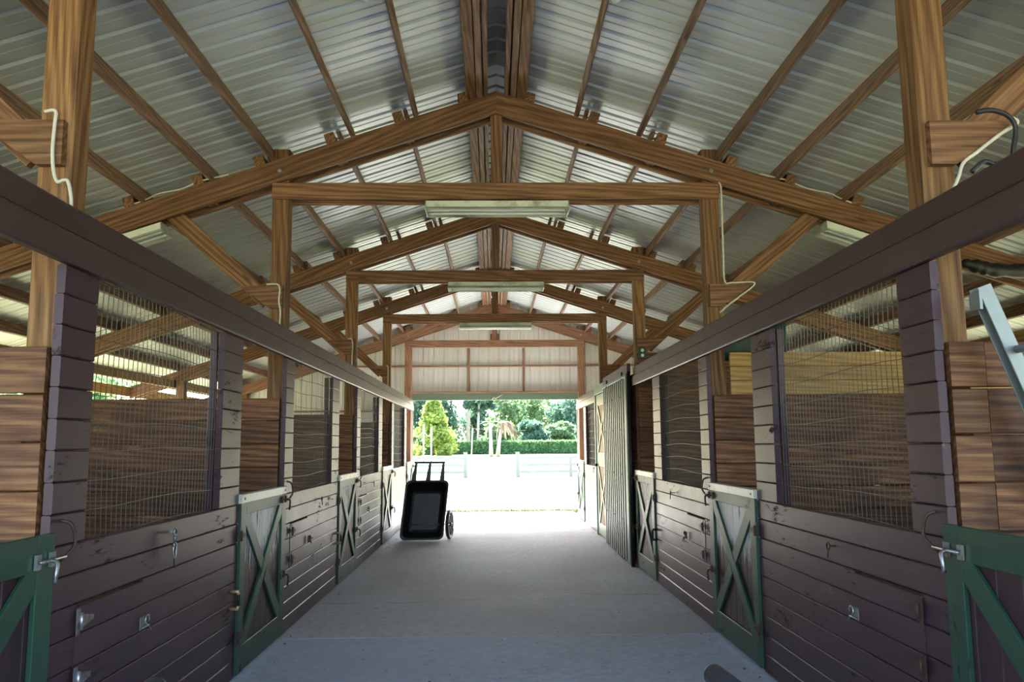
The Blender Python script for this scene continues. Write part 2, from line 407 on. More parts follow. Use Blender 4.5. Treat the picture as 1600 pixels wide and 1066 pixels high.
# ------------------------------------------------------------------ roof trusses with their posts
ORD = {-1: 'behind the camera', 0: 'nearest to the camera, its two posts cut by the frame top', 1: 'first whole one from the camera, highest in the picture',
       2: 'second whole one from the camera', 3: 'third from the camera, last free-standing one', 4: 'against the far gable wall'}
POST_X0, POST_X1 = 1.832, 1.975
TZ = 3.855
for k in range(-1, 5):
    y = PY(k); wf = W_END if k == 4 else W_FRAME; wp = W_END if k == 4 else W_POST
    t = empty('roof_truss', (0, y+.11, 0), 'timber roof frame, '+ORD[k], 'roof truss', 'timber roof frames along the aisle')
    ya, yb = y+.038, y+.181          # post depth range
    for s in (-1, 1):
        block('post', (min(s*POST_X0, s*POST_X1), ya, -.1), (max(s*POST_X0, s*POST_X1), yb, rt(1.9)+.10), wp, t, 2, .008)
        block('outer_post', (min(s*5.40, s*5.54), ya, -.1), (max(s*5.40, s*5.54), yb, rt(5.47)-.02), W_POST, t, 2, .008)
        for yy in (y+.002, yb+.001):
            prism('rafter', [(0, yy, ZA), (s*XE, yy, rt(XE)), (s*XE, yy, rt(XE)-RD), (0, yy, ZA-RD)], (0, .036, 0), wf, t, (s, 0, -SL))
        # gusset plates on the front and back of the post, brace between them
        for yy in (y-.002, yb+.001) if k < 4 else ():
            prism('gusset', [(s*1.855, yy, 2.74), (s*1.965, yy, 2.74), (s*2.235, yy, 2.935), (s*1.855, yy, 2.935)], (0, .040, 0), W_FRAME, t, (1, 0, 0))
        if k < 4:
            a = Vector((s*1.99, y+.11, 2.80)); b = Vector((s*2.86, y+.11, 3.60)); dn = (b-a).normalized()
            beam('knee_brace', a+dn*.02, b, .038, .14, W_FRAME, t, (0, 0, 1))
        # cross blocks on the rafters carrying the purlins
        nrm = Vector((s*SL, 0, 1)).normalized()
        for x in PX[:6] if k < 4 else PX[:4]:
            c = Vector((s*(x+.115), 0, rt(x+.115)))+nrm*.046
            beam('purlin_block', (c.x, y-.005, c.z), (c.x, y+.225, c.z), .09, .09, W_FRAME, t, nrm)
            c = Vector((s*(x+.05), 0, rt(x+.05)-RD*.62))
            beam('spacer_block', (c.x, ya+.001, c.z), (c.x, yb-.001, c.z), .09, .10, W_FRAME, t, nrm)
        c = Vector((s*.29, 0, rt(.29)))+nrm*.04
        beam('purlin_block', (c.x, y-.005, c.z), (c.x, y+.225, c.z), .075, .08, W_FRAME, t, nrm)
        v, f = tube_data([(0, 0, 0), (0, -.012, 0)], .019, 12); mk('washer', v, f, STEEL, t, Matrix.Translation((s*1.905, y+.002, rt(1.905)-RD*.55)))
        v, f = tube_data([(0, 0, 0), (0, -.012, 0)], .010, 6); mk('bolt', v, f, STEEL, t, Matrix.Translation((s*1.905, y-.009, rt(1.905)-RD*.55)))
    if k == 4:
        block('tie_beam', (-1.975, y-.002, 3.70), (1.975, y+.036, TZ), wf, t, 0)
    else:
        for yy in (y-.002, yb+.001):
            block('tie_beam', (-1.97, yy, 3.71), (1.97, yy+.036, TZ), wf, t, 0, .006)
    block('king_post', (-.052, ya+.001, 3.72), (.052, yb-.02, ZA-.03), wf, t, 2)

# ------------------------------------------------------------------ far gable wall
wf_ = empty('wall_far', (0, Y_END, 0), 'far gable wall of beige metal sheets framing the bright aisle opening', 'wall', None, 'structure')
yw = PY(4)+.235
OPZ, OPX = 2.545, 1.80
def siding_panel(x0, x1, z0):
    pr = []; x = x0
    while x < x1-1e-6:
        for dx, dy in ((0, 0), (.075, 0), (.085, .006), (.10, .006), (.11, 0), (.178, 0), (.192, .02), (.2146, .02)):
            if x+dx <= x1: pr.append((x+dx, dy))
        x += .2286
    pr.append((x1, 0)); v = []; f = []
    for (x, d) in pr: v += [(x, d, z0), (x, d, zr(x)+.012)]
    for i in range(len(pr)-1): f.append((2*i, 2*i+2, 2*i+3, 2*i+1))
    mk('siding_panel', [(a-x0, b, c) for a, b, c in v], f, SIDEM, wf_, Matrix.Translation((x0, yw, 0)))
xs = [-5.6+.9144*i for i in range(13)]; cuts = sorted(set([x for x in xs if abs(abs(x)-OPX) > .2]+[-OPX, OPX]))
for a, b in zip(cuts, cuts[1:]): siding_panel(a, b, OPZ+.05 if a > -OPX-.01 and b < OPX+.01 else 0.0)
yg = PY(4)+.19
for x0, x1 in ((-5.4, -1.98), (-1.83, 1.83), (1.98, 5.4)):
    block('girt', (x0, yg, 3.285), (x1, yg+.04, 3.325), W_END, wf_, 0)
for x0, x1 in ((-5.4, -1.98), (1.98, 5.4)):
    for z in (2.3, 1.2): block('girt', (x0, yg, z), (x1, yg+.04, z+.04), W_END, wf_, 0)
block('opening_header', (-1.83, yg-.06, 2.70), (1.83, yg+.04, 2.735), W_END, wf_, 0)
for x in (-.575, .635):
    block('stud', (x-.022, yg, 2.736), (x+.022, yg+.038, 3.284), W_END, wf_, 2); block('stud', (x-.022, yg, 3.326), (x+.022, yg+.038, 3.70), W_END, wf_, 2)
block('door_track', (-1.83, yg-.03, OPZ), (1.83, yg+.03, 2.698), GREEN_P, wf_, 0)
block('king_block', (-.10, yg-.02, 3.86), (.10, yg+.038, 4.02), W_FRAME, wf_, 0)
tube('rope_hook', [(-.06, yg-.05, 2.56), (-.03, yg-.06, 2.60), (.02, yg-.06, 2.58), (.05, yg-.06, 2.60), (.16, yg-.06, 2.66)], .009, CABLE, wf_, 6, 3)

# ------------------------------------------------------------------ stall fronts (siding), grilles, hatches
ROW0, PITCH_R = 1.162, .1275
def rows(z0, z1):
    z = z1
    while z-PITCH_R > z0-.02:
        yield z-PITCH_R+.0015, z-.0015; z -= PITCH_R
walls = {}
for s, nm in ((-1, 'left'), (1, 'right')):
    walls[s] = empty('wall_'+nm, (s*FACE, 8, 0), 'purple-brown plank stall fronts along the %s of the aisle' % nm, 'wall', None, 'structure')
def plank(s, y0, y1, z0, z1, parent, mat=PURPLE, name='plank', out=0.0):
    x0, x1 = s*(FACE-out), s*(FACE+.037)
    return block(name, (min(x0, x1), y0, z0), (max(x0, x1), y1, z1), mat, parent, 1, .005)
def hinge(s, y, z, parent, dirn, mat=STEEL, size=1.0):
    """T hinge: base plate, knuckle, strap; dirn is the y-direction of the strap"""
    x = s*(FACE-.0195); e = Vector((-s*.004, 0, 0))
    h = prism('hinge', [(x, y-.014, z-.055*size), (x, y+.014, z-.055*size), (x, y+.014, z+.055*size), (x, y-.014, z+.055*size)], e, mat, parent, (0, 0, 1))
    yk = y+dirn*.022
    tube('knuckle', [(x-s*.005, yk, z-.035*size), (x-s*.005, yk, z+.035*size)], .0075, mat, h, 8)
    prism('strap', [(x, yk+dirn*.006, z-.028*size), (x, yk+dirn*.11*size, z-.009), (x, yk+dirn*.11*size, z+.009), (x, yk+dirn*.006, z+.028*size)], e, mat, h, (0, 1, 0))
    return h
def hatch_latch(s, y, z, parent, mat=STEEL):
    x = s*(FACE-.0195); e = Vector((-s*.004, 0, 0))
    l = prism('latch', [(x, y-.03, z-.03), (x, y+.03, z-.03), (x, y+.03, z+.03), (x, y-.03, z+.03)], e, mat, parent, (0, 1, 0))
    pts = [(x-s*.012, y+.03+.022*math.cos(a), z+.01+.022*math.sin(a)) for a in [i*math.pi/5-.5 for i in range(9)]]
    tube('latch_ring', pts, .0045, mat, l, 6)
    tube('latch_pin', [(x-s*.012, y-.03, z-.02), (x-s*.012, y+.05, z-.02), (x-s*.02, y+.055, z-.045)], .005, mat, l, 6)
def grille(s, y0, y1, z0, z1, label):
    o = empty('wire_grille', (s*1.835, (y0+y1)/2, z0), label, 'grille', 'welded wire stall grilles')
    ph = rnd.random()*6
    def wob(y, z): return (.012*math.sin(2.1*y+ph)*math.sin(3*z), .010*math.sin(5*z+ph+y*1.3), .010*math.sin(3.7*y+ph*2+z))
    geo = []
    n = int((y1-y0)/.0508)
    for i in range(n+1):
        y = y0+(y1-y0)*i/n
        pts = []
        for j in range(7):
            z = z0+(z1-z0)*j/6; w = wob(y, z); pts.append((s*(w[0]), y+w[1]-(y0+y1)/2, z-z0))
        geo.append(tube_data(pts, .0022, 4, False))
    v, f = join_geo(geo); tag(mk('vertical_wires', v, f, WIRE, o, Matrix.Translation((s*1.835, (y0+y1)/2, z0))), kind='stuff')
    geo = []; m = int((z1-z0)/.118)
    for i in range(m+1):
        z = z0+.012+(z1-z0-.024)*i/m; pts = []
        for j in range(9):
            y = y0+(y1-y0)*j/8; w = wob(y, z); pts.append((s*(w[0]-.0045), y-(y0+y1)/2, z+w[2]-z0))
        geo.append(tube_data(pts, .0024, 4, False))
    v, f = join_geo(geo); tag(mk('horizontal_wires', v, f, WIRE, o, Matrix.Translation((s*1.835, (y0+y1)/2, z0))), kind='stuff')
SIDE = {-1: 'left', 1: 'right'}
NTH = {-1: 'beside the camera', 0: 'nearest to the camera', 1: 'second from the camera', 2: 'third from the camera', 3: 'farthest, by the opening'}
def stall_front(s, k, hatch=True, flip=False):
    y0 = 3.365+BAY*k; y1 = 5.785+BAY*k; g0, g1 = 3.64+BAY*k, 5.385+BAY*k
    if s == 1 and k == 3: y0, g0 = 14.715, 14.80
    W = walls[s]
    hy0, hy1 = y0+.235, y0+.895
    h = None
    if hatch:
        h = empty('feed_hatch', (s*FACE, (hy0+hy1)/2, .5245), 'purple-brown hinged plank feed hatch low in the %s wall, %s' % (SIDE[s], NTH[k]), 'hatch', 'feed hatches in the stall fronts')
    for i, (z0, z1) in enumerate(rows(.014, ROW0)):
        if hatch and i in (2, 3, 4):
            plank(s, y0, hy0-.003, z0, z1, W); plank(s, hy1+.003, y1, z0, z1, W)
            plank(s, hy0, hy1, z0-(.0 if i < 4 else -.004), z1-(.012 if i == 2 else 0), h, out=.004)
        else: plank(s, y0, y1, z0, z1, W)
    if hatch:
        near = True
        st = STEEL if (s < 0 and k == 0) else RUST
        for z in (.835, .60): hinge(s, hy0-.018, z, h, 1, st)
        hatch_latch(s, hy1-.03, .70, h, STEEL if k == 0 else RUST)
    z = ROW0
    while z < 2.29:
        zt = min(z+PITCH_R, 2.305)
        plank(s, y0-.012*(rnd.random()), g0, z+.0015, zt-.0015, W); plank(s, g1, y1, z+.0015, zt-.0015, W)
        z += PITCH_R
    # studs behind the planks at the opening and the sill
    x0, x1 = s*(FACE+.050), s*(FACE+.092)
    lo, hi = min(x0, x1), max(x0, x1)
    block('stud', (lo, g1-.010, .02), (hi-.0, g1+.028, 2.30), PURPLE, W, 2)
    block('stud', (lo, y1-.04, .02), (hi, y1-.002, 2.30), PURPLE, W, 2)
    block('stud', (lo, g0-.08, .02), (hi, g0-.042, 2.30), PURPLE, W, 2)
    block('sill', (lo, g0-.04, ROW0-.05), (hi, g1-.012, ROW0-.012), PURPLE, W, 1)
    grille(s, g0-.02, g1+.02, ROW0-.01, 2.32, 'welded wire grille in the %s wall window, %s' % (SIDE[s], NTH[k]))
for s in (-1, 1):
    for k in (-1, 0, 1, 2, 3):
        if s == 1 and k == 2: continue
        stall_front(s, k, hatch=(k in (0, 1, 2)))

# fascia boards over the stall fronts
for s, nm, n in ((-1, 'left', 1), (1, 'right', 2)):
    tr = empty('trim_%d' % n, (s*1.775, 8, 2.43), 'double purple-brown fascia boards above the %s stall fronts' % nm, 'trim', None, 'structure')
    cuts = [-4.2, -.29, 3.9 if s < 0 else 3.72, 7.36, 10.66, 14.33 if s < 0 else 14.72, 17.98]
    for a, b in zip(cuts, cuts[1:]):
        if s == 1 and a == 10.66:  continue
        x1 = s*1.812
        for z0, z1, x0 in ((2.306, 2.433, s*1.762), (2.434, 2.554, s*1.780)):
            block('fascia_board', (min(x0, x1), a+.001, z0), (max(x0, x1), b-.001, z1), PURPLE_F, tr, 1, .009)
    for a, b in zip(cuts, cuts[1:]):
        x0, x1 = s*1.98, s*2.018
        block('top_plate', (min(x0, x1), a, 2.42), (max(x0, x1), b, 2.56), W_FRAME, tr, 1)

# ------------------------------------------------------------------ stall doors
def slide_latch(s, y, z, parent, far, mat=STEEL):
    """bolt latch with two brackets and a bent handle; far=+1 bolt points to +y"""
    x = s*(FACE-.022)
    l = empty('latch', (x, y, z), parent=parent)
    for d in (0, -far*.10):
        prism('bracket', [(x, y+d-.016, z-.028), (x, y+d+.016, z-.028), (x, y+d+.016, z+.028), (x, y+d-.016, z+.028)], (-s*.012, 0, 0), mat, l, (0, 0, 1))
    tube('bolt', [(x-s*.02, y-far*.11, z), (x-s*.02, y+far*.075, z)], .0075, mat, l, 8)
    tube('handle', [(x-s*.02, y-far*.03, z), (x-s*.045, y-far*.035, z-.01), (x-s*.05, y-far*.05, z-.05), (x-s*.045, y-far*.045, z-.085)], .008, mat, l, 8, 4)
    return l
def stall_door(s, k, label, cap=True, worn=True, y0=None, y1=None, hardware=True, hinge_near=True):
    y0 = y0 if y0 is not None else 5.797+BAY*(k-1); y1 = y1 if y1 is not None else 7.030+BAY*(k-1)
    zb, ztop = .035, 1.222
    d = empty('stall_door', (s*FACE, (y0+y1)/2, zb), label, 'door', 'half-height stall doors along the aisle')
    xb0, xb1 = s*(FACE+.004), s*(FACE+.026)
    n = 8; w = (y1-y0)/n
    for i in range(n):
        block('panel_board', (min(xb0, xb1), y0+i*w+.001, zb+.005), (max(xb0, xb1), y0+(i+1)*w-.001, ztop-.005), PURPLE_W if worn else PURPLE_V, d, 2, .004)
    f0, f1 = s*(FACE-.018), s*(FACE+.0035)
    def fb(nm, ya, yb_, za, zb_, ax): block(nm, (min(f0, f1), ya, za), (max(f0, f1), yb_, zb_), GREEN, d, ax, .003)
    sw = .125
    fb('stile', y0, y0+sw, zb, ztop, 2); fb('stile', y1-sw, y1, zb, ztop, 2)
    fb('rail', y0+sw, y1-sw, ztop-.135, ztop, 1); fb('rail', y0+sw, y1-sw, zb, zb+.175, 1)
    xm = s*(FACE-.0075); A = Vector((xm, y0+sw-.03, zb+.155)); B = Vector((xm, y1-sw+.03, ztop-.115))
    C = Vector((xm, y0+sw-.03, ztop-.115)); D = Vector((xm, y1-sw+.03, zb+.155)); mid = (A+B)/2
    beam('brace', A, B, .105, .0185, GREEN, d, (-s, 0, 0), .003)
    u = (D-C).normalized(); beam('brace', C, mid-u*.062, .105, .0185, GREEN, d, (-s, 0, 0), .003); beam('brace', mid+u*.062, D, .105, .0185, GREEN, d, (-s, 0, 0), .003)
    if cap:
        x0, x1 = s*(FACE-.023), s*(FACE+.03)
        c = block('cap_strip', (min(x0, x1), y0-.004, ztop-.055), (max(x0, x1), y1+.004, ztop+.006), CAPM, d, 1, .003)
        for yy in (y0+.06, y1-.06):
            v, f = tube_data([(0, 0, 0), (-s*.004, 0, 0)], .008, 8); mk('screw', v, f, IRON, c, Matrix.Translation((s*(FACE-.023), yy, ztop-.025)))
    if hardware:
        st = STEEL if k == 0 else RUST
        hz = y0+.01 if hinge_near else y1-.01
        for z in (.95, .28): hinge(s, hz-.03 if hinge_near else hz+.03, z, d, 1 if hinge_near else -1, RUST)
        ly, far = (y1-.04, 1) if hinge_near else (y0+.04, -1)
        slide_latch(s, ly, 1.125, d, far, st)
        slide_latch(s, ly, .52, d, far, RUST) if k else None
    return d
WHERE = {0: 'cut by the picture edge, beside the camera', 1: 'nearest full one to the camera', 2: 'second full one from the camera', 3: 'third full one from the camera', 4: 'last one before the opening'}
for s in (-1, 1):
    for k in (0, 1, 2, 3, 4):
        if s == 1 and k == 3: continue
        stall_door(s, k, 'green X-braced purple half door on the %s, %s' % (SIDE[s], WHERE[k]), k not in (0,), k not in (0,))
# pull loops and brackets on the jambs beside the doors
for s in (-1, 1):
    for k in (0, 1, 2):
        if s == 1 and k == 2: continue
        y = 3.43+BAY*k; x = s*(FACE-.003); z = 1.19
        o = tube('door_pull', [(x, y, z+.075), (x-s*.035, y+.012, z+.06), (x-s*.045, y+.03, z+.01), (x-s*.045, y+.028, z-.03), (x-s*.03, y-.005, z-.065), (x, y-.01, z-.09)], .007, RUST, None, 8, 4)
        tag(o, 'bent rusty iron pull loop on the %s jamb, %s' % (SIDE[s], NTH[k]), 'handle', 'iron loops by the stall doors')

# ------------------------------------------------------------------ hardware on the stall fronts
def eye_bolt(s, y, z, label, mat=RUST, hook=False):
    o = empty('eye_bolt', (s*FACE, y, z), label, 'hook', 'hooks on the stall fronts')
    x = s*(FACE-.04)
    tube('shank', [(s*(FACE+.005), y, z), (x+s*.008, y, z)], .005, mat, o, 6)
    pts = [(x-s*.0, y+.019*math.cos(a), z+.019*math.sin(a)) for a in [i*math.pi/6 for i in range(13)]]
    tube('eye', pts, .0045, STEEL if hook else mat, o, 6)
    if hook:
        tube('swivel', [(x, y, z-.02), (x, y, z-.05)], .009, GREY, o, 8)
        tube('snap_hook', [(x, y-.012, z-.055), (x, y-.018, z-.10), (x, y-.005, z-.135), (x, y+.018, z-.125), (x, y+.022, z-.075), (x, y+.006, z-.055)], .005, STEEL, o, 6, 4)
        tube('thumb_pin', [(x, y-.03, z-.07), (x, y+.0, z-.078)], .005, RUST, o, 6)
        tube('tail', [(x, y+.005, z-.08), (x, y+.002, z-.14), (x, y+.004, z-.175), (x, y+.02, z-.185)], .005, RUST, o, 6)
    else:
        tube('hook', [(x, y, z-.019), (x-s*.004, y+.004, z-.05), (x, y+.02, z-.062)], .0045, mat, o, 6, 3)
eye_bolt(-1, 4.555, 1.105, 'zinc eye bolt with a hanging snap hook on the near left wall', STEEL, True)
eye_bolt(1, 4.49, 1.00, 'rusty eye hook on the near right plank wall', RUST)
eye_bolt(-1, 8.38, 1.04, 'dark iron hook on the left wall beyond the first door', IRON)
eye_bolt(1, 8.45, 1.06, 'dark iron hook on the right wall beyond the first door', IRON)
eye_bolt(-1, 12.0, 1.04, 'dark iron hook on the left wall past the second door', IRON)
for s, y, lab in ((-1, 5.655, 'brass and black bucket bracket beside the first left door'), (-1, 9.33, 'brass bracket on the left wall before the second door'), (1, 9.36, 'dark iron bar bracket on the right wall before the second door')):
    x = s*(FACE-.004); m1 = BRASS if s < 0 else IRON
    o = empty('bucket_bracket', (s*FACE, y, .5), lab, 'bracket', 'brackets beside the stall doors')
    for z in (.495, .605):
        tube('fitting', [(x, y, z), (x-s*.05, y, z), (x-s*.055, y, z+(.02 if z < .55 else -.02))], .013, m1, o, 8)
    tube('bar', [(x-s*.055, y, .51), (x-s*.055, y, .59)], .011, IRON, o, 8)

# ------------------------------------------------------------------ right side: sliding metal door, black pole, green door
o = empty('sliding_door', (1.72, 11.95, 0), 'tall corrugated grey-green metal sliding door on the right wall', 'door')
pr = []; L0, L1 = 10.86, 13.16; n = int((L1-L0)/.19); st = (L1-L0)/n
v = []; f = []
for i in range(n):
    for dy, dx in ((0, 0), (.40, 0), (.5, -.035), (.9, -.035)): pr.append((L0+(i+dy)*st, 1.745+dx))
pr.append((L1, 1.745))
for y, x in pr: v += [(x, y, .03), (x, y, 2.46)]
for i in range(len(pr)-1): f.append((2*i, 2*i+1, 2*i+3, 2*i+2))
mk('metal_sheet', v, f, CORR, o)
block('top_rail', (1.70, L0, 2.435), (1.745, L1, 2.475), CORR, o, 1)
block('edge_strip', (1.70, L0-.06, .02), (1.75, L0+.02, 2.47), GREEN_P, o, 2)
block('track_board', (1.72, 10.79, 2.48), (1.768, 13.2, 2.61), PURPLE_F, o, 1, .006)
for y in (11.2, 12.7): block('track_hanger', (1.70, y-.02, 2.42), (1.72, y+.02, 2.53), IRON, o, 2)
for zz in (.55, 1.15, 1.75, 2.2):
    for i in range(2, n, 4):
        v_, f_ = tube_data([(0, 0, 0), (-.006, 0, 0)], .008, 6); mk('screw', v_, f_, IRON, o, Matrix.Translation((1.71, L0+(i+.7)*st, zz)))
o = tube('black_pipe', [(1.735, 10.762, 0), (1.735, 10.762, 2.50)], .026, IRON, None, 12)
tag(o, 'black vertical pipe beside the corrugated sliding door', 'pipe')
g_ = empty('tack_room_door', (FACE, 14.0, 0), 'full-height pale green door with two X-braced panels on the right', 'door')
y0, y1 = 13.22, 14.70
x0, x1 = FACE-.01, FACE+.03
block('frame_head', (x0-.02, y0, 2.42), (x1, y1, 2.57), GREEN_P, g_, 1); block('frame_post', (x0-.02, y1-.10, 0), (x1, y1, 2.419), GREEN_P, g_, 2); block('frame_post', (x0-.02, y0, 0), (x1, y0+.08, 2.419), GREEN_P, g_, 2)
a, b = y0+.09, y1-.11
for za, zb_ in ((.03, .22), (1.18, 1.42), (2.22, 2.41)): block('rail', (x0, a, za), (x1-.012, b, zb_), GREEN_P, g_, 1)
for ya, yb_ in ((a, a+.16), (b-.16, b)): block('stile', (x0-.002, ya, .03), (x1-.014, yb_, 2.41), GREEN_P, g_, 2)
for za, zb_ in ((.22, 1.18), (1.42, 2.22)):
    block('door_panel', (x0+.012, a+.16, za), (x1-.013, b-.16, zb_), W_NEW, g_, 2)
    xm = x0+.004
    beam('brace', (xm, a+.14, za), (xm, b-.14, zb_), .09, .015, GREEN_P, g_, (-1, 0, 0)); 
    m_ = Vector((xm, (a+b)/2, (za+zb_)/2)); c_ = Vector((xm, a+.14, zb_)); d_ = Vector((xm, b-.14, za)); u = (d_-c_).normalized()
    beam('brace', c_, m_-u*.06, .09, .015, GREEN_P, g_, (-1, 0, 0)); beam('brace', m_+u*.06, d_, .09, .015, GREEN_P, g_, (-1, 0, 0))
for z in (.35, 1.0, 1.65, 2.2): block('hinge', (x0-.014, a-.012, z-.06), (x0-.003, a+.02, z+.06), IRON, g_, 2)
tube('knob', [(x0, b-.06, 1.2), (x0-.05, b-.06, 1.2)], [.018, .026], IRON, g_, 10)
# back wall of the tack room so that the gap above the sliding door is closed
for i in range(13):
    block('plank', (FACE+.03, 10.72, .01+i*.19), (FACE+.055, 13.2, .01+(i+1)*.19-.002), W_DIV, walls[1], 1)

# ------------------------------------------------------------------ stall dividers and outer walls
for s in (-1, 1):
    for k in (0, 1, 2, 3):
        y = PY(k)
        d = empty('stall_divider', (s*3.6, y, 0), 'brown plank stall divider on the %s, %s' % (SIDE[s], {0: 'beside the nearest post', 1: 'behind the first full door', 2: 'behind the second full door', 3: 'behind the third door post'}[k]), 'divider', 'plank dividers between the stalls')
        ntop = {(-1, 0): 10, (-1, 1): 10, (-1, 2): 10, (-1, 3): 10, (1, 0): 10, (1, 1): 10, (1, 2): 14, (1, 3): 14}[(s, k)]
        pit = .1935; z0 = 1.965-10*pit
        for i in range(ntop):
            m = W_DIV
            gap = .003+(.006 if (s == 1 and i % 3 == 2) else 0)*rnd.random()
            segs = [(1.845, 5.42)]
            if s == 1 and k == 0: segs = [(1.845, 1.992), (1.995, 5.42)]
            for a, b in segs:
                off = .004*rnd.random()
                block('divider_plank', (min(s*a, s*b), y-.043+off, z0+i*pit+gap), (max(s*a, s*b), y-.005+off, z0+(i+1)*pit-gap), m, d, 0, .004)
        if s == 1 and k == 1:
            zz = 1.966
            for i in range(3):
                block('divider_plank', (1.995, y-.04, zz+i*.122), (5.42, y-.004, zz+(i+1)*.122-.003), W_NEW, d, 0, .004)
    wl = empty('wall_%s_outer' % SIDE[s], (s*5.56, 8, 0), 'weathered plank outer wall behind the %s stalls' % SIDE[s], 'wall', None, 'structure')
    for k in range(-1, 4):
        for i in range(8):
            block('plank', (min(s*5.545, s*5.583), PY(k)+.12, -.02+i*.19), (max(s*5.545, s*5.583), PY(k+1)+.118, -.02+(i+1)*.19-.004), W_DIV, wl, 1)
    block('eave_beam', (min(s*5.545, s*5.583), PY(-1), 2.58), (max(s*5.545, s*5.583), Y_END-.05, 2.72), W_NEW, wl, 1)
    block('eave_fascia', (min(s*6.305, s*6.343), Y_FRONT, 2.44), (max(s*6.305, s*6.343), Y_END+.3, 2.60), W_NEW, wl, 1)

# ------------------------------------------------------------------ lamps
def strip_light(name, c, L, axis, label, tilt=0.0):
    """c = top centre; housing with sloping reflector wings and two tubes"""
    o = empty(name, c, label, 'lamp', 'fluorescent strip lights')
    u = Vector(axis).normalized(); w = Vector((0, 1, 0)); zc = w.cross(u)*-1
    if zc.z < 0: zc = -zc
    C = Vector(c)
    def P(a, b, d): return C+u*a+w*b+zc*d
    h = L/2
    prism('housing', [P(-h, -.06, 0), P(-h, .06, 0), P(-h, .045, -.055), P(-h, -.045, -.055)], u*L, LAMPW, o, u)
    for sg in (-1, 1):
        prism('reflector_wing', [P(-h, sg*.046, -.050), P(-h, sg*.135, -.094), P(-h, sg*.135, -.099), P(-h, sg*.046, -.056)], u*L, LAMPW, o, u)
        t = tube('lamp_tube', [P(-h+.03, sg*.055, -.085), P(h-.03, sg*.055, -.085)], .013, TUBE, o, 10)
        for e in (-1, 1): tube('socket', [P(e*(h-.03), sg*.055, -.085), P(e*(h-.005), sg*.055, -.085)], .017, LAMPW, o, 8)
    for e in (-1, 1):
        q = e*h
        prism('end_cap', [P(q, -.137, -.1), P(q, .137, -.1), P(q, .06, .0), P(q, -.06, 0)], u*(e*.006), LAMPW, o, w)
for k, lab in ((1, 'dusty fluorescent strip light under the first tie beam, largest'), (2, 'fluorescent strip light under the second tie beam'), (3, 'bright white strip light under the third tie beam, smallest')):
    strip_light('strip_light', (.004, PY(k)+.12, 3.708), 1.26, (1, 0, 0), lab)
for s in (-1, 1):
    x0, x1 = 2.93, 3.95; xc = (x0+x1)/2
    strip_light('strip_light', (s*xc, PY(1)+.10, rt(xc)-RD-.008), 1.05, (s, 0, -SL), 'pale strip light under the sloping rafter above the %s fascia' % SIDE[s])
for s, px in ((-1, -.855), (1, .775)):
    o = empty('bulb_holder', (px, 5.06, rt(px)+.02), 'small white bulb holder hanging from the roof at the top edge, %s of the ridge' % SIDE[s], 'lamp holder', 'bulb holders at the top edge')
    tube('socket', [(px, 5.06, 4.53), (px, 5.06, 4.48)], [.03, .035], TUBE, o, 12); tube('bulb', [(px, 5.06, 4.48), (px, 5.06, 4.455), (px, 5.06, 4.435), (px, 5.06, 4.42)], [.02, .034, .03, .008], TUBE, o, 12)
    tube('stem', [(px, 5.06, 4.66), (px, 5.06, 4.53)], .012, CABLE, o, 8)

# ------------------------------------------------------------------ cables
def cable(pts, label, mat=CABLE, r=.008, name='cable'):
    return tag(tube(name, pts, r, mat, None, 6, 6), label, 'cable', 'loose cables on the posts')
y = PY(0)-.012
cable([(-1.93, y, 2.965), (-1.885, y, 2.968), (-1.882, y-.004, 2.91), (-1.885, y-.004, 2.80), (-1.878, y, 2.71), (-1.86, y, 2.66), (-1.835, y, 2.665), (-1.815, y, 2.66), (-1.80, y, 2.60), (-1.795, y, 2.55)], 'white cable draped down the near left post and its gusset')
cable([(2.21, y, 2.945), (2.235, y, 2.92), (2.15, y, 2.865), (2.05, y, 2.79), (1.985, y, 2.74), (1.96, y, 2.68), (1.93, y, 2.62), (1.90, y, 2.56)], 'white cable along the slanted edge of the near right gusset')
cable([(2.04, y-.03, 2.955), (2.10, y-.035, 2.962), (2.17, y-.035, 2.94), (2.205, y-.03, 2.89), (2.19, y-.03, 2.80), (2.17, y-.03, 2.73), (2.12, y-.03, 2.715), (2.06, y-.03, 2.735), (2.0, y-.03, 2.69)], 'black cable looped over the near right gusset', CABLEB, .011)
y = PY(1)-.012
cable([(-1.99, y, 2.945), (-1.90, y, 2.945), (-1.875, y, 2.90), (-1.88, y, 2.80), (-1.865, y, 2.70), (-1.87, y, 2.56)], 'white cable down the gusset of the second left post')
cable([(1.97, y, 3.85), (1.985, y, 3.80), (1.985, y, 3.6), (1.982, y, 3.2), (1.985, y, 2.96), (2.05, y, 2.945), (2.22, y, 2.95), (2.24, y, 2.92), (2.12, y, 2.83), (2.0, y, 2.74), (1.93, y, 2.68)], 'white cable running down the second right post and along its gusset')
y = PY(2)-.012
cable([(-1.93, y, 2.945), (-1.88, y, 2.94), (-1.865, y, 2.85), (-1.87, y, 2.7), (-1.87, y, 2.55)], 'pale cable down the third left post')
y = PY(3)-.012
cable([(-1.90, y, 2.945), (-1.875, y, 2.94), (-1.868, y, 2.85), (-1.868, y, 2.55)], 'thin pale cable down the fourth left post')
for s, lab in ((-1, 'white cable lying on the first rafter, left'), (1, 'white cable lying on the first rafter, right')):
    cable([(s*x, PY(1)+.004, rt(x)+dz) for x, dz in ((2.35, .008), (2.6, .03), (2.75, .012), (2.95, .035), (3.05, .02), (3.2, .008))], lab, CABLE, .008)
